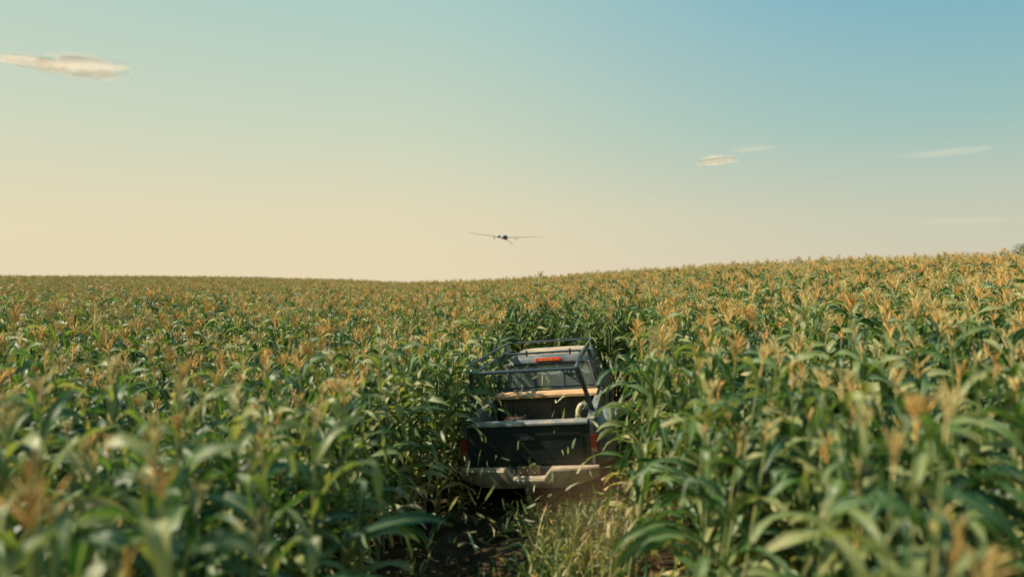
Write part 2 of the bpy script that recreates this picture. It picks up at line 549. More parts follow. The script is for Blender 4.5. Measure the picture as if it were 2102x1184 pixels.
for k in np.nonzero((U[:, 1] < LANE_END + .9) & (np.abs(U[:, 0]) < 2.0))[0]:
    u, v = U[k]
    edge = (abs(u) - 1.0)
    if v > 4.2:
        d = ty.xy + tx.xy * rng.normal(0, .4); a = rng.uniform(.02, .18)
    else:
        d = tx.xy * (1 if u > 0 else -1) + ty.xy * rng.normal(.2, .5)
        a = max(0, .22 - .22 * edge) * rng.uniform(-.2, 1.3)
        if v > -.3 and v < 5 and rng.random() < ((.6 if v < .9 else .0) if u < 0 else .0 if v < 1.9 else .3): a = -rng.uniform(.04, .18)   # some fall back over the truck's flanks
    rotv[k] = lean_euler(rotv[k, 2], d[0], d[1], a)

# -- which of them show largest: in the frame, near, not hidden behind their neighbours
th = math.atan(37 / 1300)
def to_px(x, y, z):
    X, Y, Zc = x, y * math.cos(th) - (z - H) * math.sin(th), y * math.sin(th) + (z - H) * math.cos(th)
    return 1051 + 1300.3 * X / Y, 592 - 1300.3 * Zc / Y, Y
score = np.full(nP, -1.)
for k in range(nP):
    if rr[k] > 15 or abs(aa[k]) > 50: continue
    x, y = P[k]
    px, py, dep = to_px(x, y, Z[k] + 2.1 * scl[k])
    if dep < .5 or px < -90 or px > 2190 or py > 1270: continue
    s_ = 1 / dep
    u, v = U[k]
    if -1.9 < u < 2.0 and v < LANE_END + .6: s_ *= 1.7           # walls of the lane show from head to foot
    score[k] = s_
order = np.argsort(-score)
near = [int(k) for k in order[:294] if score[k] > 0]
is_near = np.zeros(nP, bool); is_near[near] = True
far = np.nonzero(~is_near)[0]
instancer('corn_field', proto_coll, np.column_stack([P[far], Z[far]]), rotv[far], scl[far], idx[far],
          'wide field of ripening corn with orange brown tassels rolling to the skyline', 'corn field')

# -- the near plants, each with its own stalk, leaves, tassel and ear
def corn_roots():
    protos = {}
    def place(k, loc, rot, s, label, group='corn plants nearest the camera'):
        e = bpy.data.objects.new('corn_plant', None)
        e.empty_display_size = .2
        COL.objects.link(e)
        e.location = loc; e.rotation_euler = rot; e.scale = (s, s, s)
        tag(e, label, 'corn plant', group)
        if k not in protos:
            protos[k] = [bpy.data.objects.new(n, me) for n, me in plant_meshes[k]]
            kids = protos[k]
        else:
            kids = [q.copy() for q in protos[k]]
        for c in kids:
            c.parent = e
            COL.objects.link(c)
        return e
    return place
place_corn = corn_roots()
LOOK = ['spreading tassel', 'drooping leaves', 'narrow tassel', 'arching leaves', 'loose tassel', 'crossed leaves', 'snapped leaves', 'torn leaves', 'small tassel', 'thin tassel', 'short tassel', 'ragged tassel']
def where_label(k):
    u, v = U[k]; r = rr[k]
    look = LOOK[int(idx[k])]
    size = 'tall ' if scl[k] > 1.04 else ('short ' if scl[k] < .96 else '')
    side = 'left' if u < 0 else 'right'
    if abs(u) < 2.0 and v < LANE_END + .6:
        if v > LANE_END - 1.6: where = 'ahead of the truck'
        elif v > 3.6: where = f'beside the {side} cab door'
        elif v > 2.2: where = f'by the {side} rear cab corner'
        elif v > 1: where = f'over the {side} rear wheel'
        elif v > -.2: where = f'beside the {side} tail light'
        elif v > -1.5: where = f'on the {side} lane edge behind the bumper'
        elif v > -3: where = f'halfway along the {side} lane edge'
        else: where = f'at the {side} lane edge below the camera'
        return f'{size}corn plant with {look} {where}'
    band = 'closest' if r < 2.8 else ('second nearest' if r < 3.8 else ('third nearest' if r < 5 else 'farther'))
    off = 'near the lane' if abs(u) < 2.6 else ('midway out' if abs(u) < 4 else 'far out')
    return f'{size}corn plant with {look}, {band} rows {side}, {off}'
def full_label(k):
    lab = where_label(k)
    upv = Euler(rotv[k]).to_matrix() @ Vector((0, 0, 1))
    t_ = math.hypot(upv.x, upv.y)
    if t_ > .09:
        way = ('to the right' if upv.x > 0 else 'to the left') if abs(upv.x) > abs(upv.y) else ('away' if upv.y > 0 else 'backwards')
        for tail in (f', leaning {way}', ', leaning'):
            if len((lab + tail).split()) <= 16: return lab + tail
    return lab
labs = {k: full_label(k) for k in near}
same = {}
for k in near: same.setdefault(labs[k], []).append(k)
ORD = ['nearest', 'second nearest', 'third nearest', 'fourth nearest', 'fifth nearest', 'sixth nearest']
NUMW = {2: 'two', 3: 'three', 4: 'four', 5: 'five', 6: 'six'}
for lab, ks in same.items():
    if 2 <= len(ks) <= 6:
        for i, k in enumerate(sorted(ks, key=lambda q: rr[q])):
            new = f'{lab}, {ORD[i]} of {NUMW[len(ks)]}'
            if len(new.split()) <= 16: labs[k] = new
for k in near:
    place_corn(int(idx[k]), (P[k, 0], P[k, 1], Z[k]), rotv[k], scl[k], labs[k])

# tall strays that stand out against the sky
for (px, py, d, k, lab) in [(931, 566, 24, 2, 'tall leafy corn stray sticking up against the sky left of the aircraft'),
                            (997, 569, 27, 5, 'thin corn stray poking over the skyline below the left wing of the aircraft'),
                            (1112, 553, 22, 3, 'tall bent corn stray poking above the skyline below the right wing tip'),
                            (1442, 541, 21, 0, 'corn stray with raised leaves on the skyline where the field begins to climb'),
                            (1530, 534, 24, 6, 'dark corn stray standing proud of the climbing right hand field')]:
    x = (px - 1051) / 1300.3 * d
    zt = H + (555 - py) / 1300.3 * d
    g = gh(x, d)
    place_corn(k, (x, d, g), (rnd.uniform(-.05, .05), rnd.uniform(-.05, .05), rnd.uniform(0, 6)), (zt - g) / (plants[k][1] + .28), lab, None)

# ------------------------------------------------------------------ flattened stalks, grass and litter in the lane
def lane_pt(u, v):
    vc = min(v, 0)
    q = TM @ Vector((u + .03 * vc * vc, v, 0))
    return q.x, q.y
pts, ro, sc, ix = [], [], [], []
for _ in range(110):
    v = rnd.uniform(-5.5, -.1) if rnd.random() < .85 else rnd.uniform(0, 4.5)
    u = rnd.uniform(.1, 1.15) if rnd.random() < .8 else rnd.uniform(-1.3, 1)
    if -.2 < v < 5: u = math.copysign(rnd.uniform(.9, 1.1), u)
    x, y = lane_pt(u, v)
    a = rnd.gauss(1.53, .05)
    d = ty.xy + tx.xy * rnd.gauss(0, .35)
    pts.append((x, y, gh(x, y) + rnd.uniform(0.0, .07))); ro.append(tuple(lean_euler(rnd.uniform(0, 6.28), d[0], d[1], a)))
    sc.append(rnd.uniform(.35, .6)); ix.append(rnd.randrange(NV))
instancer('flattened_corn', proto_coll, pts, ro, sc, ix, 'broken corn stalks lying flat on the dark soil of the wheel lane', 'flattened corn')

def blades(name, n, place, hmin, hmax, m, label, cat, spread=.5, w=.010):
    V, Fs, C = [], [], []
    for _ in range(n):
        x, y, z = place()
        h = rnd.uniform(hmin, hmax); a = rnd.uniform(0, 6.28); b = rnd.uniform(.1, spread); ww = w * rnd.uniform(.6, 1.5)
        sx, sy = -math.sin(a) * ww, math.cos(a) * ww
        age = rnd.uniform(0, .8)
        o = len(V)
        for i in range(4):
            t = i / 3; k = (1 - t ** 1.5)
            cx, cy, cz = x + math.cos(a) * b * h * t * t, y + math.sin(a) * b * h * t * t, z + h * t * (1 - .25 * b * t)
            V += [(cx - sx * k, cy - sy * k, cz), (cx + sx * k, cy + sy * k, cz)]
            C += [(age, t, .5, 1)] * 2
        Fs += [(o + 2 * i, o + 2 * i + 1, o + 2 * i + 3, o + 2 * i + 2) for i in range(3)]
    tag(link(name, mesh_np(name, V, Fs, m, C)), label, cat, kind='stuff')
def tuft_place():
    tufts = [(min(1.15, rnd.gauss(.62, .33)), rnd.uniform(-6, -.9)) for _ in range(90)]
    def f():
        u, v = rnd.choice(tufts)
        x, y = lane_pt(u + rnd.gauss(0, .15), v + rnd.gauss(0, .18))
        return x, y, gh(x, y) - .01
    return f
blades('grass', 560, tuft_place(), .15, .62, M_grass, 'yellow green grass and weeds growing in the wheel lane', 'grass', .75)
def litter_place():
    def f():
        x, y = lane_pt(rnd.uniform(-1.3, 1.25) if rnd.random() < .3 else rnd.uniform(0, 1.25), rnd.uniform(-6.5, 5.5))
        return x, y, gh(x, y) + .01
    return f
blades('leaf_litter', 1500, litter_place(), .05, .22, M_grass, 'dry scraps of corn leaf littering the lane floor', 'leaf litter', 2.2, .014)

# ------------------------------------------------------------------ pickup truck
M_blue = mat('dusty_blue_paint', (.075, .105, .120), .45, col2=(.22, .21, .18), nscale=3.0, detail=9, lo=.42, hi=.68, bump=.05, bscale=60)
M_roofdust = mat('roof_dust_paint', (.42, .32, .21), .8, col2=(.12, .15, .17), nscale=3.5, detail=8, lo=.5, hi=.75)
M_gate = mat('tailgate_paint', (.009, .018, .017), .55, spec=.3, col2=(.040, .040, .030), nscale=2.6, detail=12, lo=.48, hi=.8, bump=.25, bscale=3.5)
M_cap = mat('worn_rail_cap', (.16, .19, .19), .5, col2=(.40, .30, .21), nscale=4.5, detail=8, lo=.48, hi=.66)
M_bedin = mat('bed_liner', (.020, .020, .017), .8, col2=(.09, .07, .045), nscale=5, detail=8)
M_bump = mat('bumper_chrome_worn', (.36, .30, .21), .42, metal=.4, col2=(.17, .14, .095), nscale=6, detail=8, bump=.15, bscale=25)
M_black = mat('black_steel', (.020, .026, .030), .38, col2=(.07, .085, .09), nscale=12, detail=6)
M_rack = mat('rack_paint', (.060, .085, .10), .30, metal=.35, col2=(.13, .14, .14), nscale=9, detail=7, lo=.5, hi=.8)
M_tyre = mat('tyre_rubber', (.020, .019, .017), .9, col2=(.07, .05, .035), nscale=6, bump=.3, bscale=30)
M_rim = mat('steel_rim', (.25, .25, .24), .45, metal=.7)
M_red = mat('red_lamp', (.17, .022, .014), .35, col2=(.09, .03, .02), nscale=12)
M_redglow = mat('red_brake_lens', (.85, .10, .035), .35)
M_amber = mat('amber_lamp', (.80, .26, .10), .35)
M_ylw = mat('lamp_yellow_lettering', (.75, .42, .12), .5)
M_grey = mat('grey_plastic', (.22, .23, .22), .6)
M_wood = mat('raw_plank', (.62, .38, .20), .7, col2=(.48, .27, .13), nscale=3, detail=9, coords='Object')
M_darkwood = mat('weathered_box_wood', (.045, .040, .028), .85, col2=(.11, .085, .055), nscale=4, detail=8, bump=.2)
M_pale = mat('pale_yellow_hose', (.66, .60, .36), .55, col2=(.50, .42, .22), nscale=8)
M_plate = mat('rusty_plate', (.11, .085, .045), .6, col2=(.20, .13, .07), nscale=14)
M_letter = mat('plate_lettering', (.22, .20, .12), .6)
M_lens = mat('clear_lens', (.6, .6, .58), .2)
gl = bpy.data.materials.new('cab_glass'); gl.use_nodes = True
gb = gl.node_tree.nodes['Principled BSDF']
gb.inputs['Base Color'].default_value = (.75, .85, .80, 1); gb.inputs['Roughness'].default_value = .04
gb.inputs['Transmission Weight'].default_value = .9; gb.inputs['IOR'].default_value = 1.3
M_fender = mat('dusty_fender_paint', (.13, .165, .17), .5, col2=(.27, .25, .21), nscale=3.5, detail=9, lo=.42, hi=.62)
M_seat = mat('seat_cloth', (.10, .095, .08), .9)

truck = bpy.data.objects.new('pickup_truck', None); COL.objects.link(truck); truck.matrix_world = TM
tag(truck, 'dusty dark blue pickup truck with a pipe rack, driving through the corn', 'pickup truck')

# bed sides: outline of the flank seen from the side (y forward, z up), wheel arch cut out, fenders bulging
ZT, ZB, YC = 1.12, .50, 2.28
def bed_side(sx):
    mb = MB()
    ys = np.linspace(0.0, YC - .03, 31)
    wy, wr = 1.02, .47
    def bulge(y): return .0
    rings = []
    for y in ys:
        arch = math.sqrt(max(0, wr * wr - (y - wy) ** 2)) + .36 if abs(y - wy) < wr else .50
        b = bulge(y)
        xo = .86 + b
        zz0 = max(.50, arch)
        zsh = 1.02 - .02 * (b / .1)
        corner = .05 * math.exp(-(y / .06) ** 2)
        rings.append([(sx * (xo - .02 - corner), y, zz0), (sx * (xo - corner), y, zz0 + (zsh - zz0) * .35), (sx * (xo - corner), y, zz0 + (zsh - zz0) * .7), (sx * (xo - .015 - b * .25 - corner), y, zsh),
                      (sx * (.875 + b * .1 - corner), y, ZT - .035), (sx * (.855 - corner * .6), y, ZT), (sx * .79, y, ZT), (sx * .785, y, ZT - .03), (sx * .785, y, zz0)])
    mb.loft(rings)
    return mb.build('bed_side', M_blue, truck)
for sx in (-1, 1): bed_side(sx)
# wide rounded fenders over the rear wheels, a pale scuff along the crown
for sx in (-1, 1):
    mb = MB(); rings = []
    for y in np.linspace(.36, 1.68, 23):
        k = math.sqrt(max(.0, 1 - ((y - 1.02) / .665) ** 2)) ** .8
        arch = .36 + math.sqrt(max(0, .43 ** 2 - (y - 1.02) ** 2)) if abs(y - 1.02) < .43 else .46
        xo, zt = .862 + .265 * k, .72 + .335 * k
        rings.append([(sx * a, y, z) for a, z in ((.855, zt), (.90 + .06 * k, zt + .004), (xo - .09 * k, zt - .028 * k), (xo - .022 * k, zt - .10 * k), (xo, zt - .20 * k), (xo, min(arch, zt - .22 * k)), (xo - .03 * k, min(arch, zt - .22 * k)), (.855, min(arch, zt - .23 * k)))])
    mb.loft(rings); mb.build('rear_fender', M_fender, truck)
for sx in (-1, 1):
    mb = MB(); mb.box(*sorted((sx * .775, sx * .875)), .03, YC - .06, ZT + .002, ZT + .018, .006)
    c = mb.build('rail_cap', M_cap, truck)
    for y in (.28, 1.9):
        s_ = MB(); s_.box(sx * .825 - .022, sx * .825 + .022, y - .03, y + .03, ZT + .014, ZT + .020); s_.build('stake_pocket', M_black, c)
mb = MB(); mb.box(-.78, .78, .06, YC - .03, .66, .70)
for k in range(12): mb.box(-.72 + k * .128, -.67 + k * .128, .07, YC - .06, .701, .712)
mb.build('bed_floor', M_bedin, truck)
mb = MB(); mb.box(-.785, .785, YC - .07, YC - .02, .68, ZT + .01, .006); mb.build('bed_front_wall', M_blue, truck)
for sx in (-1, 1):
    mb = MB(); mb.loft([[(sx * .784, 1.02 + math.cos(t) * .42, .70 + max(0, math.sin(t)) * .23) for t in np.linspace(0, math.pi, 10)], [(sx * .60, 1.02 + math.cos(t) * .36, .70 + max(0, math.sin(t)) * .20) for t in np.linspace(0, math.pi, 10)]])
    mb.build('wheel_housing', M_bedin, truck)
# tailgate
tg = MB()
prof = [(-.035, ZB + .03), (-.040, .72), (-.040, .98), (-.034, ZT - .045), (-.048, ZT - .03), (-.050, ZT - .008), (-.03, ZT + .006), (.06, ZT + .006), (.075, ZT - .01), (.075, ZB + .03)]
tg.loft([[(x, y * (1 if abs(x) < .79 else .8), z) for y, z in prof] for x in (-.80, -.79, .79, .80)])
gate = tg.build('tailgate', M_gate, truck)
s_ = MB(); s_.prism([(-.056, ZT - .028), (-.056, ZT - .004), (-.036, ZT + .016), (.066, ZT + .018), (.066, ZT + .008), (-.03, ZT + .007), (-.052, ZT - .02)], 0, -.79, .79); gc = s_.build('top_edge', M_cap, gate)
s_ = MB()
for (x0, x1, z0, z1) in ((-.70, .70, .965, .985), (-.70, .70, .62, .64), (-.70, -.68, .64, .965), (.68, .70, .64, .965)): s_.box(x0, x1, -.047, -.038, z0, z1, .003)
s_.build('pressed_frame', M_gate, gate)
s_ = MB(); s_.box(-.10, .10, -.058, -.04, .90, .955, .01); s_.build('handle', M_black, gate)
# rear corner posts and lamps
for sx in (-1, 1):
    mb = MB(); mb.box(*sorted((sx * .805, sx * .862)), -.03, .06, .52, ZT - .01, .012); mb.build('corner_post', M_blue, truck)
    mb = MB(); mb.box(*sorted((sx * .808, sx * .905)), -.052, .055, .72, .955, .016); tl = mb.build('tail_light', M_red, truck)
    mb = MB(); mb.box(*sorted((sx * .815, sx * .895)), -.058, -.048, .725, .775, .003); mb.build('reversing_lens', M_plate, tl)
# bumper: step bumper with a dropped middle for the plate
def bump_prof(x):
    ax = abs(x)
    top = .565 - (.115 if ax < .20 else (.115 * (1 - (ax - .20) / .10) if ax < .30 else 0))
    bot = .335 + .10 * max(0, (ax - .5) / .4) ** 1.5
    yb = -.235 + .10 * (ax / .9) ** 3
    return top, bot, yb
mb = MB(); rings = []
for x in [-.915, -.90, -.80, -.6, -.45, -.31, -.30, -.25, -.20, -.19, -.1, 0, .1, .19, .20, .25, .30, .31, .45, .6, .80, .90, .915]:
    top, bot, yb = bump_prof(x)
    q = .02 if abs(x) > .91 else 0
    rings.append([(x, -.055, top - q), (x, yb + .018 + q, top - q), (x, yb + q, top - .014 - q), (x, yb - .004 + q, (top + bot) / 2), (x, yb + .02 + q, bot + q), (x, -.055, bot + q)])
mb.loft(rings)
bumper = mb.build('rear_bumper', M_bump, truck)
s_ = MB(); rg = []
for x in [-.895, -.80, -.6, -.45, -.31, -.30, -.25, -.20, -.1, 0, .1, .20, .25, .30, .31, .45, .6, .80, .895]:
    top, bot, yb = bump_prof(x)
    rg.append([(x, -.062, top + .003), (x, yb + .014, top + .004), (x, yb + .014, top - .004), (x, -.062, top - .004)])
s_.loft(rg); s_.build('sunlit_top_strip', mat('painted_sunlit_top', (.50, .39, .27), .7, col2=(.30, .25, .18), nscale=7), bumper)  # strip over the bumper top, its sunlit brightness painted in as a paler colour
s_ = MB(); s_.box(-.30, .30, -.075, -.053, .36, .56); s_.build('plate_recess', M_black, bumper)
s_ = MB(); s_.box(-.150, .150, -.090, -.080, .468, .588, .004); plate = s_.build('licence_plate', M_plate, truck)
# raised characters, worn: 7F·HUH as far as the photograph lets them be read
def glyph(ch, x, z, w, h, mb):
    t = .012
    segs = {'7': [((0, 1), (1, 1)), ((1, 1), (.35, 0))], 'F': [((0, 0), (0, 1)), ((0, 1), (1, 1)), ((0, .52), (.8, .52))], '-': [((.2, .5), (.8, .5))],
            'H': [((0, 0), (0, 1)), ((1, 0), (1, 1)), ((0, .5), (1, .5))], 'U': [((0, 1), (0, 0)), ((0, 0), (1, 0)), ((1, 0), (1, 1))], 'G': [((1, 1), (0, 1)), ((0, 1), (0, 0)), ((0, 0), (1, 0)), ((1, 0), (1, .5)), ((1, .5), (.5, .5))]}[ch]
    for (a, b), (c, d) in segs:
        mb.tube([(x + a * w, -.093, z + b * h), (x + c * w, -.093, z + d * h)], t * .5, 4)
s_ = MB()
for i, ch in enumerate('7F-GUH'):
    glyph(ch, -.125 + i * .044, .490, .028, .070, s_)
s_.build('lettering', M_letter, plate)
s_ = MB(); s_.box(-.035, .035, -.26, -.06, .27, .335, .006); s_.tube([(0, -.21, .33), (0, -.21, .36)], .012); s_.build('tow_hitch', M_black, truck)
# chassis and running gear
mb = MB(); mb.box(-.50, -.40, -.02, 5.0, .38, .50); mb.box(.40, .50, -.02, 5.0, .38, .50); mb.box(-.4, .4, .1, .2, .38, .46); mb.tube([(-.7, 1.02, .36), (.7, 1.02, .36)], .05); mb.tube([(0, 1.02, .36), (0, 1.02, .36001 + .0)], .13) if False else None
mb.build('chassis', M_black, truck)
mb = MB(); mb.tube([(.55, -.02, .34), (.55, .5, .33), (.5, 1.6, .33)], .03); mb.build('exhaust_pipe', M_rim, truck)
def wheel(x, y):
    mb = MB()
    n = 26
    prof = [(-.105, .22), (-.115, .26), (-.115, .33), (-.095, .362), (.095, .362), (.115, .33), (.115, .26), (.105, .22)]
    rings = []
    for k in range(n + 1):
        a = k * 2 * math.pi / n
        tread = .006 if k % 2 else 0
        rings.append([(x + px, y + math.cos(a) * (rad - (tread if rad > .35 else 0)), .362 + math.sin(a) * (rad - (tread if rad > .35 else 0))) for px, rad in prof])
    mb.loft(rings, cap=False)
    w = mb.build('wheel', M_tyre, truck)
    mb = MB()
    rings = []
    for px, rad in [(-.10, .222), (-.06, .20), (.0, .15), (.02, .06), (.05, .05), (.05, .001)]:
        rings.append([(x + px * (-1 if x < 0 else 1) , y + math.cos(a) * rad, .362 + math.sin(a) * rad) for a in np.linspace(0, 2 * math.pi, 20, endpoint=False)])
    mb.loft(rings); mb.build('rim', M_rim, w)
for x in (-.76, .76):
    wheel(x * 1.24, 1.02); wheel(x, 4.25)
    mb = MB(); mb.box(x - .12, x + .12, .50, .515, .22, .50); mb.build('mud_flap', M_tyre, truck)

# cab: lofted shell with roof and pillars, glass set into its openings
def cab_ring(y, z_roof, inset):
    """cross-section at y: lower sides, beltline, pillars leaning in, rounded roof"""
    pts = []
    hw = .84
    rt = .655 - inset
    pts += [(-hw, .50), (-hw - .015, .80), (-hw, 1.14)]
    pts += [(-rt - .055, z_roof - .14), (-rt - .03, z_roof - .075), (-rt + .02, z_roof - .03), (-rt + .12, z_roof - .008), (-.3, z_roof + .006)]
    pts += [(0, z_roof + .010)]
    pts += [(-x, z) for x, z in pts[:-1][::-1]]
    return [(x, y, z) for x, z in pts]
ZR = 1.695
lower = MB()
lo_prof = [(-.84, .50), (-.86, .80), (-.84, 1.14), (-.80, 1.145), (-.80, .50)]
for sx in (-1, 1):
    lower.loft([[(sx * x, y, z) for x, z in lo_prof] for y in (2.30, 2.34, 3.2, 4.0)])
lower.box(-.80, .80, 2.30, 2.36, .50, 1.145)           # rear wall below the window
lower.box(-.80, .80, 2.36, 4.0, .50, .54)              # floor
cab = lower.build('cab', M_blue, truck)
# roof with rounded edges; dusty on top, painted band on the rear face
def roof_outline(off):
    a, b = .66 + off, 0
    y0, y1 = 2.42 - off, 3.62 + off
    rcor = .20
    pts = []
    for cx, cy, s0 in ((a - rcor, y0 + rcor, -90), (a - rcor, y1 - rcor, 0), (-a + rcor, y1 - rcor, 90), (-a + rcor, y0 + rcor, 180)):
        for t in range(5):
            an = R(s0 + t * 22.5); pts.append((cx + rcor * math.cos(an), cy + rcor * math.sin(an)))
    return pts
mb = MB()
rings = [[(x, y, z + .012 * (1 - (x / .7) ** 2) * (1 if k > 2 else 0)) for x, y in roof_outline(off)] for k, (off, z) in enumerate([(.055, ZR - .135), (.045, ZR - .10), (.025, ZR - .05), (-.01, ZR - .018), (-.07, ZR - .002)])]
mb.loft(rings, cap=False)
roof = mb.build('roof', M_blue, truck)
mb = MB()
rings = [[(x * s, 3.02 + (y - 3.02) * s, z + .012 * (1 - (x * s / .7) ** 2)) for x, y in roof_outline(-.07)] for s, z in ((1.0, ZR - .0015), (.75, ZR + .006), (.4, ZR + .008), (.02, ZR + .009))]
mb.loft(rings, cap=False); mb.build('roof_panel', M_roofdust, truck)
# drip seam of the rear band
s_ = MB(); s_.tube([(-.60, 2.372, ZR - .118), (0, 2.362, ZR - .112), (.60, 2.372, ZR - .118)], .008, 6); s_.build('drip_rail', M_black, roof)
# high brake lamp on the rear band with its worn yellow markings
s_ = MB(); s_.box(-.215, .215, 2.352, 2.392, ZR - .098, ZR - .038, .010); bl = s_.build('high_brake_light', M_redglow, truck)
s_ = MB()
for i, (a, b) in enumerate(((-.15, -.10), (-.085, -.075), (-.06, -.02), (-.005, .005), (.02, .07), (.115, .165))):
    s_.box(a, b, 2.349, 2.354, ZR - .082 + (i % 2) * .008, ZR - .060)
s_.build('lettering', M_ylw, bl)
# pillars
def pillar(p0, p1, w0, w1, dy):
    mb = MB()
    (x0, y0, z0), (x1, y1, z1) = p0, p1
    sx = 1 if x0 > 0 else -1
    mb.loft([[(x0, y0, z0), (x0 - sx * w0, y0, z0), (x0 - sx * w0, y0 + dy, z0), (x0, y0 + dy, z0)], [(x1, y1, z1), (x1 - sx * w1, y1, z1), (x1 - sx * w1, y1 + dy, z1), (x1, y1 + dy, z1)]])
    return mb.build('pillar', M_blue, truck)
for sx in (-1, 1):
    pillar((sx * .84, 2.30, 1.13), (sx * .715, 2.37, ZR - .12), .085, .07, .13)
    pillar((sx * .84, 4.00, 1.13), (sx * .69, 3.62, ZR - .12), .05, .05, .05)
# rear window: frame, black seal, glass, sliding divider
yb0, yb1 = 2.335, 2.385
zw0, zw1 = 1.185, ZR - .15
def rear_pt(x, t): return (x, yb0 + (yb1 - yb0) * t, zw0 + (zw1 - zw0) * t)
mb = MB()
mb.box(-.76, .76, 2.325, 2.365, 1.146, 1.20)
mb.build('window_sill', M_blue, truck)
mb = MB()
o = [rear_pt(-.735, 0), rear_pt(.735, 0), rear_pt(.655, 1), rear_pt(-.655, 1)]
mb.loft([[(x, y, z) for x, y, z in o], [(x, y + .006, z) for x, y, z in o]])
rw = mb.build('rear_window', gl, truck)
s_ = MB()
cs = [rear_pt(-.735, 0), rear_pt(.735, 0), rear_pt(.655, 1), rear_pt(-.655, 1)]
for a, b in zip(cs, cs[1:] + cs[:1]): s_.tube([Vector(a) + Vector((0, -.004, 0)), Vector(b) + Vector((0, -.004, 0))], .013, 6)
s_.build('rubber_seal', M_black, rw)
for x in (-.24, .24):
    s_ = MB(); s_.tube([Vector(rear_pt(x, 0)) + Vector((0, -.006, 0)), Vector(rear_pt(x, 1)) + Vector((0, -.006, 0))], .009, 6); s_.build('divider_bar', M_black, rw)
# doors, side glass, windscreen
for sx in (-1, 1):
    mb = MB(); mb.box(*sorted((sx * .852, sx * .868)), 2.62, 3.78, .56, 1.12, .005); d = mb.build('door', M_blue, truck)
    s_ = MB(); s_.box(*sorted((sx * .868, sx * .884)), 2.70, 2.84, .98, 1.01, .005); s_.build('handle', M_black, d)
    s_ = MB(); s_.box(*sorted((sx * .88, sx * 1.02)), 3.68, 3.78, 1.16, 1.36, .02); s_.build('side_mirror', M_black, d)
    mb = MB(); q = [(sx * .83, 2.45, 1.15), (sx * .83, 3.92, 1.15), (sx * .70, 3.60, ZR - .13), (sx * .72, 2.50, ZR - .13)]
    mb.loft([q, [(x - sx * .006, y, z) for x, y, z in q]]); mb.build('side_window', gl, truck)
q = [(-.78, 4.02, 1.15), (.78, 4.02, 1.15), (.66, 3.64, ZR - .12), (-.66, 3.64, ZR - .12)]
mb = MB(); mb.loft([q, [(x, y - .006, z) for x, y, z in q]]); mb.build('windscreen', gl, truck)
mb = MB(); mb.loft([[(x, y, z) for x, z in [(-.86, .50), (-.87, .85), (-.80, .98 + dz), (-.5, 1.08 + dz), (.5, 1.08 + dz), (.80, .98 + dz), (.87, .85), (.86, .50)]] for y, dz in ((4.0, .05), (4.5, .03), (5.1, -.03), (5.22, -.10))])
mb.build('bonnet', M_blue, truck)
mb = MB(); mb.box(-.88, .88, 5.22, 5.36, .38, .58, .03); mb.build('front_bumper', M_bump, truck)
for sx in (-1, 1):
    mb = MB(); mb.box(sx * .66 - .12, sx * .66 + .12, 5.20, 5.25, .68, .84, .02); mb.build('headlight', M_lens, truck)
for x in (-.35, .35):
    mb = MB(); mb.box(x - .25, x + .25, 2.62, 3.12, .60, .82, .05); mb.box(x - .25, x + .25, 2.52, 2.68, .80, 1.36, .05); mb.box(x - .11, x + .11, 2.53, 2.63, 1.37, 1.56, .03); mb.build('seat', M_seat, truck)
mb = MB(); mb.tube([(.02 - .35 + math.cos(a) * .18, 3.5, 1.12 + math.sin(a) * .16) for a in np.linspace(0, 2 * math.pi, 16)], .013, 6); mb.build('steering_wheel', M_black, truck)
# five small orange marker lamps along the rear of the roof
for x in (-.45, -.20, .05, .30, .52):
    mb = MB(); mb.box(x - .035, x + .035, 2.53, 2.585, ZR + .004, ZR + .032, .010); mb.build('marker_light', M_amber, truck)

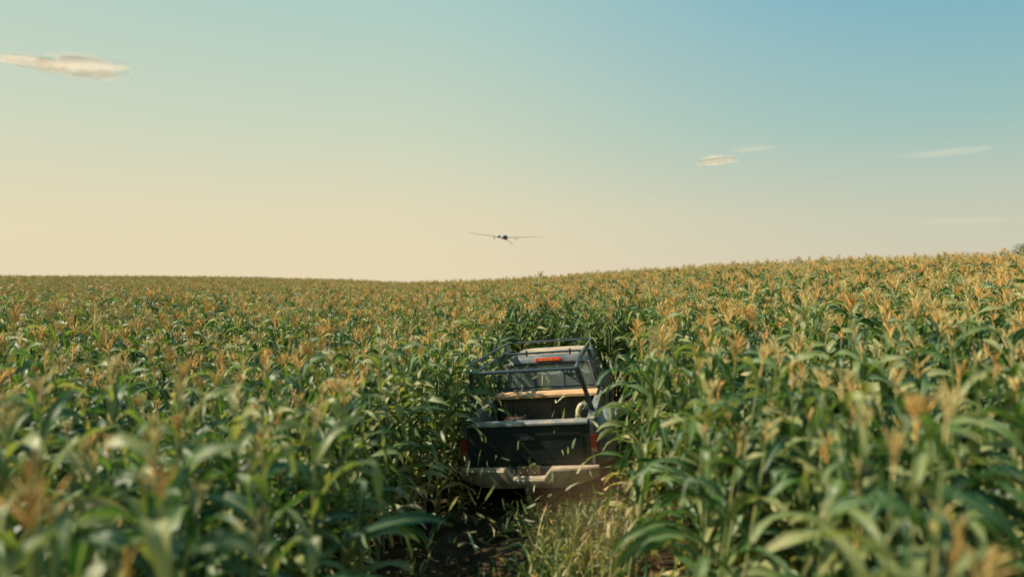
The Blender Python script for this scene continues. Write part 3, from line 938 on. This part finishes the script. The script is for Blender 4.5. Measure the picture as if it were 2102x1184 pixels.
# rack: two side frames of two tubes each, cross bars, drilled corner plates, legs on the bed rails
rack = bpy.data.objects.new('pipe_rack', None); COL.objects.link(rack); rack.parent = truck
YR0, YR1, ZL, ZU, XR = .07, 2.66, 1.79, 1.905, .705
TR = .019
def rtube(pts, name='rack_tube', r=TR):
    mb = MB(); mb.tube(pts, r, 8); return mb.build(name, M_rack, rack)
for sx in (-1, 1):
    xl, xu = sx * (XR - .035), sx * (XR + .01)
    rtube([(xl, YR0, ZL), (xl, YR1, ZL)])
    rtube([(sx * (XR), YR0 - .01, ZL + .01), (xu, YR0 + .05, ZU - .03), (xu, YR0 + .12, ZU), (xu, YR1 - .03, ZU), (xu, YR1 + .02, ZU - .05)])
    for k in range(5):
        y = YR0 + .35 + k * .48
        s_ = MB(); s_.tube([(xl, y, ZL), (xu, y, ZU)], .009, 6); s_.build('rack_strut', M_rack, rack)
    # legs down to the rails, splayed
    for y in (YR0, YR0 + 2.02):
        mb = MB(); x0, x1 = sx * XR, sx * .825
        w = .028
        mb.loft([[(x0 - w, y - w, ZL), (x0 + w, y - w, ZL), (x0 + w, y + w, ZL), (x0 - w, y + w, ZL)], [(x1 - w, y + .42 * (y < 1) - w, ZT + .02), (x1 + w, y + .42 * (y < 1) - w, ZT + .02), (x1 + w, y + .42 * (y < 1) + w, ZT + .02), (x1 - w, y + .42 * (y < 1) + w, ZT + .02)]])
        mb.build('rack_leg', M_black, rack)
        s_ = MB(); yy = y + .42 * (y < 1); s_.box(x1 - .05, x1 + .05, yy - .10, yy + .10, ZT + .02, ZT + .034, .003); s_.build('foot_plate', M_black, rack)
    # plate with drilled holes between leg and rear bar
    def holed(name, A, B, C_, nrm, holes):
        """triangular plate A B C with round holes, thickness 6 mm; built as a strip mesh around the holes by boolean-free grid"""
        A, B, C_ = Vector(A), Vector(B), Vector(C_)
        n = 22
        mb = MB(); th_ = Vector(nrm).normalized() * .004
        def P3(i, j): return A + (B - A) * (i / n) + (C_ - A) * (j / n)
        def solid(c):
            return all((c - (A + (B - A) * h[0] + (C_ - A) * h[1])).length > h[2] for h in holes)
        for i in range(n):
            for j in range(n - i):
                tris = [(P3(i, j), P3(i + 1, j), P3(i, j + 1))]
                if i + j < n - 1: tris.append((P3(i + 1, j), P3(i + 1, j + 1), P3(i, j + 1)))
                for t in tris:
                    c = (t[0] + t[1] + t[2]) / 3
                    if solid(c):
                        for o_ in (th_, -th_): mb.poly([q + o_ for q in t])
        return mb.build(name, M_rack, rack, smooth=False)
    holed('corner_plate', (sx * XR, YR0, ZL - .01), (sx * (XR - .24), YR0, ZL - .01), (sx * (XR + .02), YR0, ZL - .21), (0, 1, 0), [(.22, .2, .022), (.48, .17, .018), (.2, .48, .020), (.68, .12, .012), (.14, .72, .013)])
    # long drilled plate between the two side tubes at the front
    mb = MB()
    y0, y1 = (1.55, YR1) if sx > 0 else (2.25, YR1)
    npl = 26
    for i in range(npl):
        for j in range(6):
            ya, yb_ = y0 + (y1 - y0) * i / npl, y0 + (y1 - y0) * (i + 1) / npl
            fa, fb = j / 6, (j + 1) / 6
            cyy, cf = (ya + yb_) / 2, (fa + fb) / 2
            hole = any(math.hypot(cyy - hy, (cf - .5) * .115) < .030 for hy in np.arange(y0 + .09, y1 - .05, .145))
            if hole: continue
            q = lambda y, f: (xl + (xu - xl) * f, y, ZL + (ZU - ZL) * f)
            for dx in (.003, -.003): mb.poly([(a + dx, b, c) for a, b, c in (q(ya, fa), q(yb_, fa), q(yb_, fb), q(ya, fb))])
    mb.build('drilled_plate', M_rack, rack, smooth=False)
rtube([(-XR - .005, YR0, ZL - .005), (XR + .005, YR0, ZL - .005)], 'cross_bar', .023)
cb = rtube([(-XR + .03, 1.95, ZL + .005), (XR - .03, 1.95, ZL + .005)], 'cross_bar', .019)
rtube([(-XR, YR1, ZU), (XR, YR1, ZU)], 'cross_bar', .016)
for x in (-.28, .42):
    s_ = MB(); s_.box(x - .012, x + .012, 1.925, 1.975, ZL - .045, ZL + .05, .003); s_.build('tie_down', M_black, rack)
for x in (-.14, .10):
    s_ = MB(); s_.tube([(x - .012, YR0 - .001, ZL - .005), (x + .012, YR0 - .001, ZL - .005)], .030, 8); s_.build('bolt_collar', M_rack, rack)

# whip aerial beside the rack's left rear leg
mb = MB(); mb.tube([(-.86, .30, ZT), (-.87, .28, 1.6), (-.88, .24, 2.02)], [.006, .004, .002], 5); mb.build('aerial', M_black, truck)

# ------------------------------------------------------------------ cargo
def cargo(name, label, cat):
    o = bpy.data.objects.new(name, None); COL.objects.link(o); o.matrix_world = TM
    tag(o, label, cat); return o
box = cargo('wooden_box', 'long dark weathered wooden box across the front of the truck bed behind the cab window', 'wooden box')
for i in range(7):
    x0 = -.72 + i * .207
    mb = MB(); mb.box(x0 + .003, x0 + .203, 1.66, 1.685, .712, 1.125 - (i % 2) * .006, .003); mb.build('board', M_darkwood, box)
for sx in (-1, 1):
    mb = MB(); mb.box(*sorted((sx * .70, sx * .727)), 1.69, 2.15, .712, 1.125, .003); mb.build('side_board', M_darkwood, box)
mb = MB(); mb.box(-.727, .727, 2.16, 2.185, .712, 1.125, .003); mb.build('back_board', M_darkwood, box)
mb = MB(); mb.box(-.69, .69, 1.69, 2.15, .714, .735, .003); mb.build('base_board', M_darkwood, box)
plank = MB(); plank.box(-.80, .815, 1.57, 1.97, 1.142, 1.182, .004)
pl = plank.build('wooden_plank', M_wood); pl.matrix_world = TM
tag(pl, 'sunlit pale raw timber plank laid across the truck bed rails behind the cab', 'plank')
hose = cargo('bent_hose', 'pale yellow hose standing by the right rack leg, bent over at its top', 'hose')
mb = MB(); mb.tube([(.60, .55, .71), (.605, .55, .85), (.61, .56, 1.02), (.62, .57, 1.13), (.645, .575, 1.19), (.68, .58, 1.215)], [.036, .036, .035, .034, .032, .030], 12); mb.build('pipe', M_pale, hose)
mb = MB(); mb.tube([(.675, .58, 1.213), (.71, .58, 1.215), (.735, .58, 1.19), (.745, .58, 1.15)], [.033, .036, .035, .028], 10); mb.build('end_cap', M_grey, hose)
for z in (.98, 1.06): 
    mb = MB(); mb.tube([(.612, .56, z), (.613, .56, z + .012)], .039, 12); mb.build('hose_clamp', M_grey, hose)
rope = MB(); pts = []
for k in range(60):
    a = k * .52; rr_ = .09 + .0022 * k + .012 * math.sin(k * 1.7)
    pts.append((.02 + rr_ * 1.2 * math.cos(a), .26 + rr_ * math.sin(a), .735 + .003 * k))
rope.tube(pts, .012, 6); ro_ = rope.build('coiled_rope', mat('brown_rope', (.28, .17, .11), .9)); ro_.matrix_world = TM
tag(ro_, 'small heap of brown rope coiled on the bed floor behind the tailgate', 'rope')
can = MB(); can.box(-.55, -.22, .9, 1.25, .714, .95, .03); cn = can.build('tool_case', mat('dark_red_case', (.04, .016, .013), .7, col2=(.06, .035, .025))); cn.matrix_world = TM
tag(cn, 'dark red brown tool case on the left of the bed floor', 'tool case')

# ------------------------------------------------------------------ scraps of leaf thrown up behind the truck and fallen on it
def scrap(seed):
    r = random.Random(seed)
    n = 4; V, Fs, C = [], [], []
    ln = r.uniform(.06, .19); w = r.uniform(.003, .010); bend = r.uniform(-1.5, 1.5); tw = r.uniform(-2, 2)
    x = z = 0.
    for i in range(n + 1):
        t = i / n; k = w * (1 - abs(2 * t - .9) ** 2.2 * .7); a = bend * t; q = tw * t
        V += [(x, -k * math.cos(q), z - k * math.sin(q)), (x, k * math.cos(q), z + k * math.sin(q))]; C += [(r.uniform(0, .6), t, .5, 1)] * 2
        x += ln / n * math.cos(a); z += ln / n * math.sin(a)
    Fs = [(2 * i, 2 * i + 1, 2 * i + 3, 2 * i + 2) for i in range(n)]
    return mesh_np('leaf_scrap', V, Fs, M_scrap, C)
M_scrap = leaf_material('leaf_scrap', [(.22, .28, .12), (.36, .42, .22), (.52, .54, .34)], (.66, .60, .42), trans=.4)
scr = [scrap(s_) for s_ in range(10)]
spots = []
r2 = random.Random(31)
for k in range(120):
    spots.append(('air', r2.uniform(-1.0, 1.25), r2.uniform(-2.8, -.3), abs(r2.gauss(.1, .55)) + .12))
for k in range(34):
    spots.append(('bed', r2.uniform(-.7, .8), r2.uniform(.1, 1.6), r2.uniform(.9, 1.75)))
for k in range(34):
    spots.append(('side', math.copysign(r2.uniform(.95, 1.4), r2.random() - .4), r2.uniform(-1.5, 3), r2.uniform(1.2, 2.4)))
for k, (w_, a, b, c) in enumerate(spots):
    o = link('leaf_scrap', scr[k % 10])
    o.location = TM @ Vector((a, b, c))
    o.rotation_euler = (r2.uniform(0, 6), r2.uniform(0, 6), r2.uniform(0, 6))
    s_ = r2.uniform(.7, 1.6); o.scale = (s_,) * 3
    tag(o, {'air': 'pale scrap of torn corn leaf whirling in the air behind the tailgate and bumper',
            'bed': 'pale scrap of torn corn leaf tumbling over the open truck bed',
            'side': 'pale scrap of torn corn leaf flying up beside the truck'}[w_], 'leaf scrap', 'torn corn leaf scraps flying round the truck')

# ------------------------------------------------------------------ unmanned aircraft seen from ahead or behind, low over the field
M_air = mat('aircraft_grey', (.42, .44, .42), .5, col2=(.5, .5, .48), nscale=2)
M_airdk = mat('aircraft_dark', (.035, .045, .045), .5)
M_wing = mat('aircraft_wing_underside', (.26, .22, .15), .6)
d_air = 92.
ax_, az_ = (1037 - 1051) / 1300.3 * d_air, H + (555 - 488) / 1300.3 * d_air
ac = bpy.data.objects.new('unmanned_aircraft', None); COL.objects.link(ac)
ac.location = (ax_, d_air, az_)
ac.rotation_euler = (R(1.5), R(3.2), R(-1))
tag(ac, 'grey long winged unmanned aircraft flying low over the cornfield ahead of the truck', 'aircraft')
def ring(cx, y, cz, rx, rz, n=14): return [(cx + rx * math.cos(a), y, cz + rz * math.sin(a)) for a in np.linspace(0, 2 * math.pi, n, endpoint=False)]
mb = MB(); mb.loft([ring(0, y, z, rx * .8, rz * .8) for y, z, rx, rz in ((-3.6, .02, .08, .08), (-3.4, .02, .22, .22), (-2.6, 0, .36, .36), (-1, 0, .36, .38), (1, 0, .34, .36), (2.4, .08, .40, .46), (3.4, .12, .38, .42), (3.9, .06, .22, .22), (4.05, .02, .04, .04))])
mb.build('fuselage', M_airdk, ac)
mb = MB(); mb.loft([ring(-.95, y, .16, rx, rx * .9) for y, rx in ((-1.2, .05), (-.9, .22), (0, .30), (.9, .26), (1.4, .08))]); mb.build('engine_pod', M_air, ac)
mb = MB(); mb.loft([ring(-.35, y, .02, rx, rx * .8) for y, rx in ((-.8, .05), (-.4, .22), (.3, .26), (.9, .1))]); mb.build('sensor_ball', M_air, ac)
for sx in (-1, 1):
    mb = MB(); rings = []
    for s_, x in enumerate((.15, 2.0, 4.3, 5.6)):
        c = (1.05, .85, .6, .38)[s_]; zz = .02 + .055 * x + .004 * x * x; tk = (.06, .045, .028, .015)[s_]
        rings.append([(sx * x, -.25 + c * a, zz + tk * b) for a, b in ((.55, 0), (.25, .9), (-.1, .8), (-.5, 0), (-.1, -.6), (.25, -.8))])
    mb.loft(rings); mb.build('wing', M_wing, ac)
    mb = MB(); x = sx * 1.55; mb.box(x - .03, x + .03, -.3, .3, -.12, .08); mb.tube([(x, -.55, -.17), (x, .55, -.17)], .07, 8); mb.build('wing_pylon', M_wing, ac)
mb = MB(); mb.loft([[(.12, -3.3, -.10), (.16, -3.3, -.06), (.16, -2.6, -.06), (.12, -2.6, -.10)], [(1.17, -3.4, -1.02), (1.21, -3.4, -.98), (1.21, -2.95, -.98), (1.17, -2.95, -1.02)]]); mb.build('tail_fin', M_wing, ac)
mb = MB(); mb.loft([[(-.12, -3.3, -.06), (-.16, -3.3, -.10), (-.16, -2.6, -.10), (-.12, -2.6, -.06)], [(-.50, -3.4, -.34), (-.46, -3.4, -.38), (-.46, -2.95, -.38), (-.50, -2.95, -.34)]]); mb.build('tail_fin', M_wing, ac)

# ------------------------------------------------------------------ tree beyond the climbing field
def tree(px, py_top, d, name_label):
    x = (px - 1051) / 1300.3 * d
    g = gh(x, d)
    top = H + (555 - py_top) / 1300.3 * d
    hh = top - g
    e = bpy.data.objects.new('tree', None); COL.objects.link(e); e.location = (x, d, g)
    tag(e, name_label, 'tree')
    r = random.Random(5)
    mb = MB(); mb.tube([(0, 0, -.3), (.1, 0, hh * .3), (.05, .1, hh * .6), (0, 0, hh * .92)], [.26, .2, .12, .03], 8)
    for k in range(7):
        a = k * 2.4; z = hh * (.35 + .07 * k)
        mb.tube([(.05, 0, z), (math.cos(a) * hh * .12, math.sin(a) * hh * .12, z + hh * .1), (math.cos(a) * hh * .2, math.sin(a) * hh * .2, z + hh * .14)], [.09, .05, .02], 6)
    mb.build('trunk', mat('bark', (.09, .07, .05), .9, col2=(.16, .12, .08)), e)
    V, Fs, C = [], [], []
    clumps = [(Vector((r.gauss(0, .11), r.gauss(0, .11), r.uniform(.45, .92))) * hh, r.uniform(.07, .13) * hh) for _ in range(22)]
    for c, rad in clumps:
        for _ in range(170):
            v = Vector((r.gauss(0, 1), r.gauss(0, 1), r.gauss(0, 1))).normalized() * rad * r.uniform(.5, 1.05)
            p = c + v; u = Vector((r.gauss(0, 1), r.gauss(0, 1), r.gauss(0, 1))).normalized() * .11; w = u.orthogonal().normalized() * .06
            if p.z > hh: continue
            o = len(V); V += [tuple(p - u), tuple(p + w), tuple(p + u), tuple(p - w)]; Fs.append((o, o + 1, o + 2, o + 3)); C += [(r.uniform(0, .3), .3, .5, 1)] * 4
    link('crown', mesh_np('crown', V, Fs, leaf_material('tree_leaf', [(.03, .07, .035), (.05, .095, .04), (.08, .12, .05)], (.2, .2, .08)), C), e)
tree(2098, 500, 78, 'green leafy tree showing over the skyline at the far right end of the field')

# ------------------------------------------------------------------ clouds: thin veils of fair-weather cloud
def cloud_mat(name, dens, scale, seed, lo):
    m = bpy.data.materials.new(name); m.use_nodes = True
    t = m.node_tree; t.nodes.clear()
    o = t.nodes.new('ShaderNodeOutputMaterial')
    def math_(op, a, c=0.):
        q = t.nodes.new('ShaderNodeMath'); q.operation = op; q.use_clamp = False
        for i, v in enumerate((a, c)):
            if isinstance(v, (int, float)): q.inputs[i].default_value = v
            else: t.links.new(v, q.inputs[i])
        return q.outputs[0]
    tc_ = t.nodes.new('ShaderNodeTexCoord')
    mp = t.nodes.new('ShaderNodeMapping'); mp.inputs['Location'].default_value = (seed, seed * 2, 0); mp.inputs['Scale'].default_value = scale
    t.links.new(tc_.outputs['Object'], mp.inputs[0])
    n = t.nodes.new('ShaderNodeTexNoise'); n.inputs['Scale'].default_value = 1.0; n.inputs['Detail'].default_value = 3; n.inputs['Roughness'].default_value = .5
    t.links.new(mp.outputs[0], n.inputs['Vector'])
    g = t.nodes.new('ShaderNodeNewGeometry')
    # depth of vapour that the line of sight crosses inside the cloud's rounded body
    vt = t.nodes.new('ShaderNodeVectorTransform'); vt.vector_type = 'VECTOR'; vt.convert_from = 'WORLD'; vt.convert_to = 'OBJECT'
    t.links.new(g.outputs['Incoming'], vt.inputs[0])
    vn = t.nodes.new('ShaderNodeVectorMath'); vn.operation = 'NORMALIZE'; t.links.new(vt.outputs[0], vn.inputs[0])
    dt = t.nodes.new('ShaderNodeVectorMath'); dt.operation = 'DOT_PRODUCT'
    t.links.new(vn.outputs[0], dt.inputs[0]); t.links.new(tc_.outputs['Object'], dt.inputs[1])
    thick = math_('POWER', math_('ABSOLUTE', dt.outputs['Value']), 2.2)
    # noise eats into the thin rim, so that the outline frays
    fr = math_('ADD', thick, math_('MULTIPLY', math_('SUBTRACT', n.outputs['Fac'], .5), 1.7))
    nz = t.nodes.new('ShaderNodeMapRange'); nz.interpolation_type = 'SMOOTHSTEP'; nz.inputs['From Min'].default_value = lo; nz.inputs['From Max'].default_value = lo + .75
    t.links.new(fr, nz.inputs['Value'])
    al = math_('MINIMUM', math_('MULTIPLY', math_('MULTIPLY', nz.outputs[0], math_('MINIMUM', math_('MULTIPLY', thick, 4.0), 1.0)), dens), 1.0)
    df = t.nodes.new('ShaderNodeBsdfDiffuse'); df.inputs['Color'].default_value = (1.0, .90, .76, 1)
    tr = t.nodes.new('ShaderNodeBsdfTranslucent'); tr.inputs['Color'].default_value = (1.0, .90, .76, 1)
    # vapour scatters alike whichever way its sheet is turned: shade it by the sun's height, not by the sheet's own slope
    nv = t.nodes.new('ShaderNodeCombineXYZ')
    for i_, q_ in enumerate((Vector((0, 0, 1)) + sd).normalized()): nv.inputs[i_].default_value = q_
    t.links.new(nv.outputs[0], df.inputs['Normal']); t.links.new(nv.outputs[0], tr.inputs['Normal'])
    m1 = t.nodes.new('ShaderNodeMixShader'); m1.inputs[0].default_value = .5
    t.links.new(df.outputs[0], m1.inputs[1]); t.links.new(tr.outputs[0], m1.inputs[2])
    tp = t.nodes.new('ShaderNodeBsdfTransparent')
    m2 = t.nodes.new('ShaderNodeMixShader')
    t.links.new(al, m2.inputs[0]); t.links.new(tp.outputs[0], m2.inputs[1]); t.links.new(m1.outputs[0], m2.inputs[2])
    t.links.new(m2.outputs[0], o.inputs['Surface'])
    return m
def cloud(px, py, d, wpx, hpx, tilt, dens, label, seed, lo=.38, scale=(3, 2, 2)):
    mb = MB()
    bmesh.ops.create_icosphere(mb.bm, subdivisions=3, radius=1)
    o = mb.build('cloud', cloud_mat('cloud_vapour', dens, scale, seed, lo))
    o.location = ((px - 1051) / 1300.3 * d, d, H + (555 - py) / 1300.3 * d)
    o.scale = (wpx / 2600.6 * d, wpx / 5200 * d, hpx / 2600.6 * d)
    o.rotation_euler = (0, R(tilt), 0)
    tag(o, label, 'cloud')
cloud(178, 141, 1800, 225, 60, 3, .40, 'largest cloud, a flat peach coloured streak high on the left of the sky', 3, .14)
cloud(72, 132, 1810, 200, 30, 6, .36, 'thin peach cloud tail trailing left from the largest cloud', 9, .14)
cloud(1466, 331, 1900, 112, 26, -4, .40, 'small bright lens shaped cloud above the climbing right part of the field', 5, .12)
cloud(1545, 308, 1950, 130, 18, -4, .10, 'faint cloud wisp just above the small bright lens shaped cloud', 6, .25)
cloud(1940, 314, 2000, 260, 20, -4, .09, 'long thin cloud streak climbing to the right edge of the sky', 8, .25)
cloud(1990, 453, 2100, 260, 20, -1, .09, 'faint level cloud bar low in the sky at the far right', 11, .25)

# ------------------------------------------------------------------ brown dust kicked up on the right of the lane
dm = bpy.data.materials.new('dust'); dm.use_nodes = True
t_ = dm.node_tree; t_.nodes.clear()
do = t_.nodes.new('ShaderNodeOutputMaterial'); dv = t_.nodes.new('ShaderNodeVolumePrincipled')
dv.inputs['Color'].default_value = (.62, .42, .24, 1)
dc = t_.nodes.new('ShaderNodeTexCoord'); dl = t_.nodes.new('ShaderNodeVectorMath'); dl.operation = 'LENGTH'
dn = t_.nodes.new('ShaderNodeTexNoise'); dn.inputs['Scale'].default_value = 1.6
t_.links.new(dc.outputs['Object'], dl.inputs[0]); t_.links.new(dc.outputs['Object'], dn.inputs['Vector'])
df_ = t_.nodes.new('ShaderNodeMapRange'); df_.inputs['From Min'].default_value = 1; df_.inputs['From Max'].default_value = .1; df_.inputs['To Max'].default_value = .38
t_.links.new(dl.outputs['Value'], df_.inputs['Value'])
dx = t_.nodes.new('ShaderNodeMath'); dx.operation = 'MULTIPLY'
t_.links.new(df_.outputs[0], dx.inputs[0]); t_.links.new(dn.outputs['Fac'], dx.inputs[1]); t_.links.new(dx.outputs[0], dv.inputs['Density'])
t_.links.new(dv.outputs[0], do.inputs['Volume'])
mb = MB(); bmesh.ops.create_icosphere(mb.bm, subdivisions=2, radius=1)
du = mb.build('dust_cloud', dm)
du.location = TM @ Vector((.95, -1.2, .35)); du.scale = (.9, 1.6, .7)
tag(du, 'brown dust hanging over the right of the lane behind the bumper', 'dust', kind='stuff')
